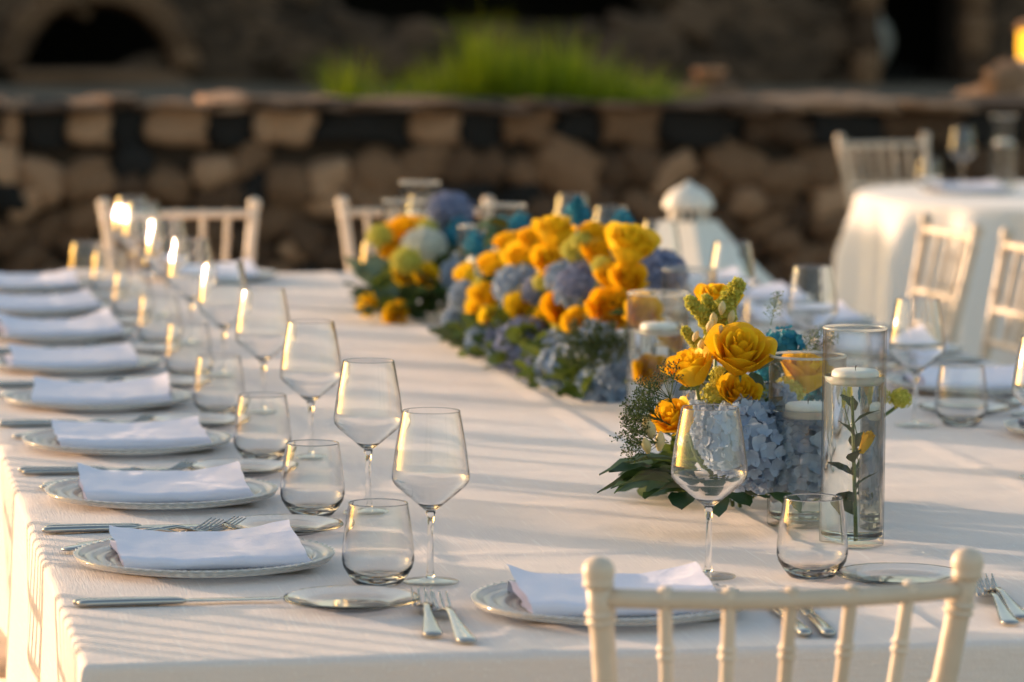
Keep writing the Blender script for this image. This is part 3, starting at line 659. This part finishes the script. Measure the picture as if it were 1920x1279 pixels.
class Bouquet:
    def __init__(s, label, base, name='flower_arrangement'):
        s.base = Vector((base[0], base[1], TZ)); s.e = thing(name, label, 'flowers', s.base, 0, 'table flowers')
    def put(s, name, mesh, pos, axis, size, spin=None, label=None):
        o = ob(name, mesh, s.e, mat4=axis_m(Vector(pos)-s.base, axis, rs.uniform(0, 6) if spin is None else spin, size))
        if label: o['label'] = label
        return o
    def stem(s, pos, r=.0028):
        q = Vector(pos)-s.base; root = Vector((q.x*.35, q.y*.6+.03, .004)); mid = (q+root)*.5+Vector((q.x*.05, q.y*.05+.02, .01))
        ob('stem', MB().sweep([root, mid, q], [r, r, r*.9], seg=7).mesh('stem', M_STEM), s.e)
    def rose(s, px, py, dep, rpx, axis, detail=False, bud=False, stem=True):
        size = 1.16*rpx*dep/FPX; p = D(px, py, dep); ax = Vector(axis).normalized(); b = p-ax*size*.58
        if detail:
            o = s.put('rose', m_calyx, b, ax, size)
            for m in petal_meshes: ob('petal', m, o)
        else: o = s.put('rose', m_rose_bud if bud else m_rose_one, b, ax, size)
        if stem: s.stem(b-ax*size*.15)
        return o
    def ball(s, mesh, px, py, dep, rpx, flat=1.0, axis=(0, -.3, 1), name='hydrangea', stem=True):
        size = rpx*dep/FPX; p = D(px, py, dep); p.z = max(p.z, TZ+size*flat*.62)
        o = s.put(name, mesh, p, axis, (size, size, size*flat))
        if stem and p.z > .83: s.stem(p-Vector((0, 0, size*flat*.5)))
        return o
    def leaf(s, px, py, dep, ang, L, mesh=None, pitch=.1, roll=0):
        p = D(px, py, dep)-s.base; p.z = max(p.z, .006); m = mesh or rs.choice(m_leaves)
        return ob('leaf', m, s.e, mat4=Matrix.Translation(p) @ Euler((pitch, roll, ang), 'XYZ').to_matrix().to_4x4() @ Matrix.Scale(L, 4))
# --- front bouquet
B = Bouquet('front bouquet of yellow roses and blue hydrangea beside the tallest candle cylinder', (1.275, 5.22))
def ax(a, b, c): return (_r*a + Vector((0, 0, 1))*b + Vector((TOCAM.x, TOCAM.y, 0)).normalized()*c)
B.rose(1388, 662, 5.16, 58, ax(.12, 1, .75), True)
B.rose(1294, 690, 5.18, 47, ax(-.35, 1, .25), True)
B.rose(1345, 565, 5.34, 44, ax(.1, 1, .3), True)
B.rose(1385, 738, 5.18, 38, ax(.1, .9, .8), True)
B.rose(1262, 785, 5.16, 40, ax(-.5, .6, .6), True)
B.rose(1510, 700, 5.36, 50, ax(.3, 1, .3), True)
B.rose(1330, 770, 5.24, 42, ax(-.1, .5, .9), True)
for (px, py, dep, rr, a) in ((1402, 838, 5.17, 88, ax(.1, .6, .7)), (1482, 856, 5.22, 80, ax(.3, .5, .6)), (1345, 795, 5.22, 62, ax(-.3, .7, .5)), (1440, 775, 5.26, 60, ax(.1, .8, .5))):
    size = rr*dep/FPX; p = D(px, py, dep); p.z = max(p.z, TZ+size*.75)
    h = B.put('hydrangea', m_core, p, a, size)
    for i, d in enumerate(dome_pts(112)):
        ob('floret', m_florets[i % 4], h, mat4=axis_m(d*(.92+rs.uniform(-.05, .05)), d+Vector((rs.uniform(-.3, .3), rs.uniform(-.3, .3), rs.uniform(-.3, .3))), rs.uniform(0, 6), .205*rs.uniform(.8, 1.25)))
for (x0, y0, x1, y1, dep) in ((1335, 612, 1388, 528, 5.24), (1345, 622, 1290, 560, 5.24), (1352, 620, 1322, 556, 5.26), (1318, 662, 1282, 616, 5.24), (1362, 620, 1372, 548, 5.27)):
    a, b = D(x0, y0, dep), D(x1, y1, dep-.02); B.put('flower_spike', m_spike, a, b-a, (b-a).length)
for (px, py, s_) in ((1338, 612, .016), (1352, 590, .015), (1326, 622, .014), (1368, 608, .015), (1342, 634, .016), (1300, 640, .012), (1312, 660, .014), (1222, 822, .022), (1236, 846, .020), (1206, 800, .016), (1216, 850, .018)):
    p = D(px, py, (5.20 if py < 700 else 5.11)+rs.uniform(-.02, .02)); B.put('snapdragon_bud', m_bud, p, ax(rs.uniform(-.5, .5), 1, rs.uniform(0, .6)), (s_*.8, s_*.8, s_*1.35))
B.ball(m_teal, 1470, 652, 5.42, 32, 1, name='statice'); B.ball(m_teal, 1530, 722, 5.40, 34, 1, name='statice'); B.ball(m_limeball, 1478, 735, 5.34, 30, 1, name='lime_bloom')
B.ball(m_limeball, 1688, 748, 5.42, 22, .9, name='lime_bloom'); B.ball(m_limeball, 1640, 740, 5.44, 26, .9, name='lime_bloom')
for (px, py, tx, ty, L) in ((1262, 800, -1, .5, .10), (1245, 815, -1, .3, .09), (1268, 770, -.5, .9, .09), (1240, 790, -.8, .7, .08), (1258, 830, -1, .05, .09)):
    B.put('umbel_filler', rs.choice(m_umbel), D(px, py, 5.12), ax(tx*.9, ty, .3), L*.72)
B.put('fern_sprig', m_fern[0], D(1495, 668, 5.45), ax(.5, .6, 0), .055); B.put('fern_sprig', m_fern[1], D(1505, 665, 5.45), ax(.9, .5, 0), .06); B.put('fern_sprig', m_fern[1], D(1445, 610, 5.40), ax(.2, 1, 0), .05)
for (px, py, dep, ang, L) in ((1262, 878, 5.12, 1.75, .085), (1255, 905, 5.10, 1.95, .09), (1285, 915, 5.08, 2.25, .085), (1300, 925, 5.07, 2.7, .075), (1320, 925, 5.08, 3.2, .07), (1350, 925, 5.1, 3.5, .07), (1265, 860, 5.16, 1.45, .10), (1280, 890, 5.10, 1.85, .11),
        (1400, 930, 5.1, 3.3, .06), (1440, 925, 5.12, 3.6, .06), (1265, 900, 5.14, 1.6, .10)):
    B.leaf(px, py, dep, ang, L, pitch=rs.uniform(.0, .28), roll=rs.uniform(-.4, .4))
for i in range(26):
    a = rs.uniform(0, 2*PI); q = B.base+Vector((math.cos(a)*.10, math.sin(a)*.09, rs.uniform(.01, .10)))
    ob('leaf', rs.choice(m_leaves), B.e, mat4=Matrix.Translation(q-B.base) @ Euler((rs.uniform(-.1, .7), rs.uniform(-.5, .5), a-PI/2), 'XYZ').to_matrix().to_4x4() @ Matrix.Scale(rs.uniform(.05, .085), 4))
o = ob('foliage', foliage_mesh(2, 150, .11, .09, .09, .04), B.e); o['kind'] = 'stuff'
for (px, py, rr, m, dd) in ((1345, 742, 30, m_limeball, 5.2), (1420, 742, 26, m_limeball, 5.24), (1312, 735, 24, m_bluej, 5.24), (1440, 700, 26, m_teal, 5.38), (1352, 706, 22, m_limeball, 5.22)): B.ball(m, px, py, dd, rr, .9, ax(0, 1, .5), 'lime_bloom' if m is m_limeball else 'filler_bloom')
for i in range(22):
    p = D(rs.uniform(1290, 1450), rs.uniform(690, 800), 5.24+rs.uniform(-.03, .06)); ob('leaf', rs.choice(m_leaves), B.e, mat4=Matrix.Translation(p-B.base) @ Euler((rs.uniform(.2, 1.2), rs.uniform(-.5, .5), rs.uniform(0, 6.28)), 'XYZ').to_matrix().to_4x4() @ Matrix.Scale(rs.uniform(.03, .055), 4))
# added sprig in the tallest cylinder, imitating the bouquet refracted through its water
q = P(1597, 1022); spr = thing('refraction_sprig', 'added leafy sprig with a yellow bud imitating the bouquet refracted in the tallest cylinder', 'sprig', (q.x, q.y, TZ+.011))
ob('stem', MB().sweep([(.004, 0, 0), (.002, .002, .08), (-.002, 0, .185)], [.0022, .002, .0016], seg=7).mesh('stem', M_STEM), spr)
for i in range(9):
    h = .03+.017*i; ob('leaf', m_leaves[i % 3], spr, (.001, 0, h), (rs.uniform(.7, 1.2), rs.uniform(-.4, .4), i*2.4), .030)
ob('bud', m_rose_bud, spr, (.006, -.008, .112), (.35, .3, 0), (.013, .013, .026))
# --- long garland
B = Bouquet('long low garland of yellow roses and violet hydrangeas along the table middle', (1.30, 7.05))
def gd(px): return 6.52+max(0, 1230-px)*.0031
for (px, py, rr, a) in ((875, 518, 32, (-.6, .9, .4)), (915, 552, 34, (-.4, .8, .7)), (927, 602, 38, (-.4, .5, .9)), (990, 576, 40, (-.2, .6, .9)), (1062, 582, 42, (0, .6, .9)), (1146, 582, 46, (.1, .7, .8)), (985, 482, 40, (-.2, 1, .5)), (925, 495, 32, (-.3, 1, .3)),
        (1036, 496, 42, (0, .9, .6)), (1042, 436, 42, (0, 1, .3)), (1003, 450, 34, (-.1, 1, .3)), (1130, 480, 40, (.1, 1, .4)), (1180, 460, 50, (.2, 1, .4)), (1088, 606, 32, (0, .4, 1)), (1178, 524, 34, (.1, .7, .7)), (1110, 440, 34, (.1, 1, .2)), (1205, 640, 40, (.2, .6, .8)), (1075, 540, 34, (0, .8, .7)), (900, 575, 26, (-.5, .6, .7)), (1020, 610, 30, (-.1, .4, 1)), (955, 455, 28, (-.2, 1, .3)), (1205, 590, 38, (.2, .6, .7)), (1150, 520, 36, (0, .9, .6)), (1222, 700, 34, (.2, .5, .8))):
    B.rose(px, py, gd(px)+rs.uniform(-.04, .04)+(540-py)*.0008, rr*1.02, ax(*a), bud=rs.random() < .12)
for (px, py, rr, fl, m) in ((1100, 528, 52, .62, m_violet), (985, 652, 52, 1, m_violet), (950, 690, 32, 1, m_bluej), (1082, 722, 66, .85, m_bluej), (1020, 700, 34, 1, m_violet), (905, 640, 30, 1, m_bluej), (1040, 665, 38, 1, m_bluej), (1165, 690, 44, 1, m_bluej), (945, 640, 34, 1, m_violet), (1010, 545, 28, 1, m_violet), (1055, 520, 30, .9, m_bluej), (975, 540, 44, .9, m_bluej), (1130, 740, 46, .85, m_bluej), (868, 560, 24, 1.3, m_bluej), (850, 605, 20, 1.4, m_bluej), (1075, 545, 34, 1, m_bluej), (1120, 640, 36, 1, m_bluej)):
    B.ball(m, px, py, gd(px)-(.16 if py > 620 else .02), rr*1.08, fl, ax(0, 1, .3))
B.ball(m_violet, 1236, 512, 7.15, 52, .85, ax(.1, 1, .2))
for (px, py, rr) in ((895, 462, 26), (1082, 405, 28), (1168, 418, 22), (1000, 490, 14), (940, 432, 24), (975, 425, 24)): B.ball(m_teal, px, py, gd(px)+.25, rr*.85, 1, name='statice')
for (px, py, rr) in ((1130, 500, 22), (1075, 470, 24), (1090, 452, 22), (905, 535, 18), (1055, 615, 22), (1020, 530, 22)): B.ball(m_limeball, px, py, gd(px)-.03, rr, .9, name='lime_bloom')
for (px, py, h, tx) in ((1018, 690, 62, 0), (1075, 690, 75, .2), (1098, 672, 60, .1), (1042, 700, 40, -.2), (1120, 700, 50, .3), (1082, 420, 52, 0)):
    a = D(px, py, gd(px)-.10); B.put('flower_spike', m_tealspike if py == 420 else m_spike, a, ax(tx, 1, .2), h*gd(px)/FPX)
for i in range(26):
    px = rs.uniform(865, 1160); base_y = 672+(px-860)*.38; p = D(px, base_y+rs.uniform(-10, 26), gd(px)-.02); p.z = max(p.z, TZ+.008)
    ob('leaf', rs.choice(m_leaves), B.e, mat4=Matrix.Translation(p-B.base) @ Euler((rs.uniform(-.1, .6), rs.uniform(-.5, .5), rs.uniform(1.0, 3.6)), 'XYZ').to_matrix().to_4x4() @ Matrix.Scale(rs.uniform(.05, .09), 4))
for i in range(38):
    px = rs.uniform(880, 1215); p = D(px, rs.uniform(440, 640)+(px-1040)*.12, gd(px)+.06+rs.uniform(-.03, .05))
    if p.z > TZ+.02: ob('leaf', rs.choice(m_leaves), B.e, mat4=Matrix.Translation(p-B.base) @ Euler((rs.uniform(.2, 1.4), rs.uniform(-.6, .6), rs.uniform(0, 6.28)), 'XYZ').to_matrix().to_4x4() @ Matrix.Scale(rs.uniform(.04, .065), 4))
for i in range(9): B.put('umbel_filler', m_umbel[i % 3], D(rs.uniform(1090, 1165), rs.uniform(660, 720), 6.5), ax(rs.uniform(-.5, .5), .8, .5), .07)
o = ob('foliage', foliage_mesh(5, 420, .075, .70, .075, .045), B.e, (.02, .05, 0)); o['kind'] = 'stuff'
# --- bouquet nearest the wall
B = Bouquet('bouquet with violet hydrangea on top, nearest the stone wall', (1.30, 8.25))
for (px, py, rr, d, a) in ((762, 432, 38, 8.35, (-.2, 1, .3)), (693, 572, 24, 8.2, (-.7, .2, .7)), (744, 590, 24, 8.1, (-.2, .3, 1)), (740, 470, 26, 8.3, (-.4, .8, .5)), (760, 515, 24, 8.2, (0, .5, .9)), (800, 520, 24, 8.15, (0, .5, .9))): B.rose(px, py, d, rr, ax(*a))
B.ball(m_violet, 845, 392, 8.35, 42, .75, ax(.1, 1, .2)); B.ball(m_whitej, 795, 462, 8.25, 42, .8, ax(0, 1, .4)); B.ball(m_bluej, 835, 425, 8.4, 34, 1, ax(0, 1, .3))
B.ball(m_limeball, 712, 443, 8.3, 24, 1, name='lime_bloom'); B.ball(m_limeball, 762, 490, 8.15, 30, .9, name='lime_bloom'); B.ball(m_limeball, 800, 430, 8.3, 22, .9, name='lime_bloom'); B.ball(m_teal, 862, 442, 8.3, 26, 1, name='statice'); B.ball(m_bluej, 858, 520, 8.1, 30, 1.4)
for (px, py, a) in ((690, 535, .5), (700, 520, -.4), (680, 520, .9)): B.leaf(px, py, 8.25, a, .06, m_euca, 1.0)
for i in range(34):
    px = rs.uniform(690, 860); p = D(px, rs.uniform(540, 605), 8.12+rs.uniform(-.05, .1)); p.z = max(p.z, TZ+.008)
    ob('leaf', rs.choice(m_leaves), B.e, mat4=Matrix.Translation(p-B.base) @ Euler((rs.uniform(-.1, .9), rs.uniform(-.5, .5), rs.uniform(1.0, 4.2)), 'XYZ').to_matrix().to_4x4() @ Matrix.Scale(rs.uniform(.06, .10), 4))
o = ob('foliage', foliage_mesh(7, 200, .11, .18, .13, .06), B.e); o['kind'] = 'stuff'

# ------------------------------------------------------------------ chairs
def bamboo(mb, pts, r, nodes=(), seg=14, bulge=1.28):
    """a turned rod through pts with paired rings at the given fractions"""
    pts = [Vector(p) for p in pts]; L = [0]
    for a, b in zip(pts, pts[1:]): L.append(L[-1]+(b-a).length)
    tot = L[-1]
    def at(s):
        s = min(max(s, 0), tot)
        for i in range(len(pts)-1):
            if s <= L[i+1]: return pts[i].lerp(pts[i+1], (s-L[i])/max(1e-9, L[i+1]-L[i]))
        return pts[-1]
    ss = set([tot*i/14 for i in range(15)])
    for n_ in nodes:
        for d in [i*.0014-.0112 for i in range(17)]: ss.add(min(max(n_*tot+d, 0), tot))
    ss = sorted(ss); P_, W_ = [], []
    for s in ss:
        k = 1.0
        for n_ in nodes:
            d = abs(s-n_*tot)
            k += (bulge-1)*math.exp(-((d-.0044)/.0022)**2)
        P_.append(at(s)); W_.append(r*k)
    mb.sweep(P_, W_, None, seg, up=(0, 1, .05)); return mb
def curve3(a, b, c, n=10):
    a, b, c = Vector(a), Vector(b), Vector(c)
    return [a*(1-t)**2+b*2*t*(1-t)+c*t*t for t in [i/n for i in range(n+1)]]
def chair_meshes():
    """origin on the floor under the seat middle, sitter faces +y"""
    parts = []
    def px(z): return .162+.034*max(0, (z-.52)/.38)**1.6
    def py(z): return -.185-.085*max(0, (z-.45)/.45)**1.1
    for s in (-1, 1):
        zs = [0, .15, .3, .45, .55, .65, .72, .79, .84, .88]; mb = MB()
        bamboo(mb, [(s*px(z), py(z)-(.02*(1-z/.45) if z < .45 else 0), z) for z in zs], .0128, (.20, .50, .72, .855, .958), 14)
        mb.lathe([(.001, -.006), (.0135, -.004), (.0165, .0), (.0150, .003), (.0160, .008), (.0168, .014), (.0155, .020), (.0115, .025), (.005, .0275), (.001, .028)], 16, Matrix.Translation((s*px(.882), py(.882), .878)))
        parts.append(('back_post', mb))
    def rail(z, r, bow, nodes=()):
        a, c = Vector((-px(z), py(z), z)), Vector((px(z), py(z), z)); m = (a+c)/2+Vector((0, -bow*2, -.004)); mb = MB(); bamboo(mb, curve3(a, m, c, 14), r, nodes); return mb, (a, m, c)
    def onrail(r, t): a, m, c = r; return a*(1-t)**2+m*2*t*(1-t)+c*t*t
    mb, R1 = rail(.864, .0102, .030); parts.append(('top_rail', mb))
    mb, R2 = rail(.715, .0088, .026); parts.append(('middle_rail', mb))
    mb, R3 = rail(.640, .0088, .024); parts.append(('lower_rail', mb))
    for k in range(5):
        t = (k+1)/6; a, b = onrail(R2, t), onrail(R1, t); d = (b-a).normalized(); parts.append(('spindle', bamboo(MB(), [a, b+d*.012], .0072, (.18, .58, .93), 12, 1.35)))
    for t in (.25, .42, .58, .75): parts.append(('short_spindle', bamboo(MB(), [onrail(R3, t), onrail(R2, t)], .0066, (.5,), 10, 1.3)))
    seat = MB()
    def sq(u, r, z):
        a = 2*PI*u; c, s = math.cos(a), math.sin(a); c = math.copysign(abs(c)**.45, c); s = math.copysign(abs(s)**.45, s); return (c*r*1.0, s*r*1.0, z)
    prof = [(.001, .425), (.19, .425), (.200, .432), (.203, .445), (.198, .456), (.185, .461), (.001, .463)]
    seat.add([sq(k/40, r, z) for r, z in prof for k in range(40)], [(i*40+k, i*40+(k+1) % 40, (i+1)*40+(k+1) % 40, (i+1)*40+k) for i in range(6) for k in range(40)])
    parts.append(('seat', seat))
    for s in (-1, 1): parts.append(('front_leg', bamboo(MB(), [(s*.185, .19, 0), (s*.178, .178, .43)], .0135, (.1, .5, .9))))
    for s in (-1, 1):
        for z in (.14, .24): parts.append(('side_stretcher', bamboo(MB(), [(s*.166, -.196, z), (s*.181, .182, z)], .008, (.33, .66), 10)))
    for z in (.17, .29): parts.append(('front_stretcher', bamboo(MB(), [(-.182, .183, z), (.182, .183, z)], .008, (.33, .66), 10)))
    parts.append(('rear_stretcher', bamboo(MB(), [(-.163, -.194, .2), (.163, -.194, .2)], .008, (.5,), 10)))
    return [(n, mb.mesh(n, M_CHAIR)) for n, mb in parts]
CH = chair_meshes()
def chair(x, y, rz, label, group='ivory chairs'):
    t = thing('chair', label, 'chair', (x, y, 0), rz, group)
    for n, m in CH: ob(n, m, t)
chair(.958, 4.005, .02, 'ivory spindle-back chair at the table end with the tallest candle cylinder')
chair(.922, 9.58, PI, 'ivory chair at the table end by the stone wall, away from the lantern')
chair(1.55, 9.62, PI+.03, 'ivory chair at the table end by the stone wall, nearer the lantern')
for k in range(8): chair(.17+rs.uniform(-.05, .05), 4.725+.598*k+rs.uniform(-.02, .02), -PI/2+rs.uniform(-.05, .05), 'ivory chair in the row along the table side away from the round table', 'chairs along the side away from the round table')
chair(2.44, 8.93, PI/2+.03, 'ivory chair on the long side by the round table, nearer the stone wall')
chair(2.46, 8.40, PI/2-.04, 'ivory chair on the long side by the round table, farther from the wall')
for k in range(5): chair(2.45+rs.uniform(-.02, .02), 7.72-.65*k, PI/2+rs.uniform(-.06, .06), 'ivory chair in the row along the table side facing the round table', 'chairs along the side facing the round table')
chair(3.98, 13.48, PI+.35, 'ivory chair on the far side of the round table')

# ------------------------------------------------------------------ round table with skirt
RC = Vector((4.34, 12.45)); RR = .87
def skirt():
    mb = MB(); vs, fs = [], []; seg = 180; r = random.Random(3)
    rows = [(.0005, .75), (.3, .75), (.6, .75), (.80, .75), (RR-.012, .7495), (RR-.003, .747), (RR+.003, .740), (RR+.006, .72), (RR+.012, .66), (RR+.02, .55), (RR+.03, .40), (RR+.04, .22), (RR+.05, .02)]
    for rad, z in rows:
        k = max(0, min(1, (.74-z)/.16))
        for i in range(seg):
            a = 2*PI*i/seg; rr = rad+k*(.052*math.sin(a*17+1.5*math.sin(a*3))+.016*math.sin(a*41+2)); vs.append((rr*math.cos(a), rr*math.sin(a), z+(.001*noise.noise((rad*6*math.cos(a), rad*6*math.sin(a), 0)) if z > .749 else 0)))
    for i in range(len(rows)-1):
        for k in range(seg): l = (k+1) % seg; fs.append((i*seg+k, (i+1)*seg+k, (i+1)*seg+l, i*seg+l))
    mb.add(vs, fs); return mb.mesh('round_tablecloth', M_SKIRT)
t = thing('round_table', 'round board table under the white floor-length cloth', 'table', (RC.x, RC.y, 0))
ob('table_top', MB().lathe([(.001, .71), (RR-.02, .71), (RR-.02, .744), (.001, .744)], 48).mesh('table_top', M_WOODTOP, False), t)
for a in range(4): ob('leg', MB().sweep([(0, 0, 0), (0, 0, .712)], [.02]*2, seg=10).mesh('leg', M_STEEL), t, (.5*math.cos(a*PI/2+.7), .5*math.sin(a*PI/2+.7), 0))
tag(ob('round_tablecloth', skirt(), None, (RC.x, RC.y, 0)), 'white floor-length pleated cloth on the round table', 'tablecloth')
q = P(1803, 352); wine(q.x, q.y, 'tall wine glass on the round table'); q = P(1742, 352); tumbler(q.x, q.y, 'water tumbler on the round table beside its wine glass')
q = P(1880, 352); vase(0, 0, .095, .25, .16, 'glass cylinder candle vase on the round table', 'white floating candle on the round table', (q.x, q.y))
q = P(1815, 362); plate_napkin(q.x, q.y, .6, 'on the round table', 2)

# ------------------------------------------------------------------ floor lantern
q = D(1290, 470, 10.75)
ln = thing('floor_lantern', 'large white metal lantern with flared roof on the ground by the wall', 'lantern', (q.x, q.y, 0), .75)
def ringsq(prof, seg=4):
    mb = MB(); vs, fs = [], []; n = len(prof)
    for r, z in prof:
        for k in range(4): a = PI/4+k*PI/2; vs.append((r*math.sqrt(2)*math.cos(a), r*math.sqrt(2)*math.sin(a), z))
    for i in range(n-1):
        for k in range(4): l = (k+1) % 4; fs.append((i*4+k, i*4+l, (i+1)*4+l, (i+1)*4+k))
    mb.add(vs, fs); return mb
ob('base', ringsq([(.001, 0), (.165, 0), (.165, .05), (.15, .07), (.001, .07)]).mesh('base', M_WHITEMETAL, False), ln)
for sx in (-1, 1):
    for sy in (-1, 1): ob('corner_post', MB().box(-.012, .012, -.012, .012, .068, .562).mesh('corner_post', M_WHITEMETAL, False), ln, (sx*.135, sy*.135, 0))
for k in range(4): ob('pane', MB().box(-.122, .122, -.0015, .0015, .07, .561).mesh('pane', M_GLASS, False), ln, (.135*math.cos(k*PI/2), .135*math.sin(k*PI/2), 0), (0, 0, k*PI/2+PI/2))
ob('roof', ringsq([(.001, .560), (.215, .560), (.218, .572), (.196, .60), (.150, .66), (.106, .722), (.068, .782), (.058, .80), (.001, .80)]).mesh('roof', M_WHITEMETAL, False), ln)
for k in range(12):
    a = 2*PI*k/12; ob('vent_bar', MB().box(-.006, .006, -.004, .004, .798, .836).mesh('vent_bar', M_WHITEMETAL, False), ln, (.050*math.cos(a), .050*math.sin(a), 0), (0, 0, a))
ob('vent_core', MB().lathe([(.001, .798), (.034, .798), (.034, .836), (.001, .836)], 16).mesh('vent_core', M_STONE_D), ln)
ob('cap', MB().lathe([(.001, .834), (.066, .834), (.073, .840), (.070, .852), (.058, .874), (.040, .890), (.018, .898), (.010, .908), (.001, .912)], 24).mesh('cap', M_WHITEMETAL), ln)
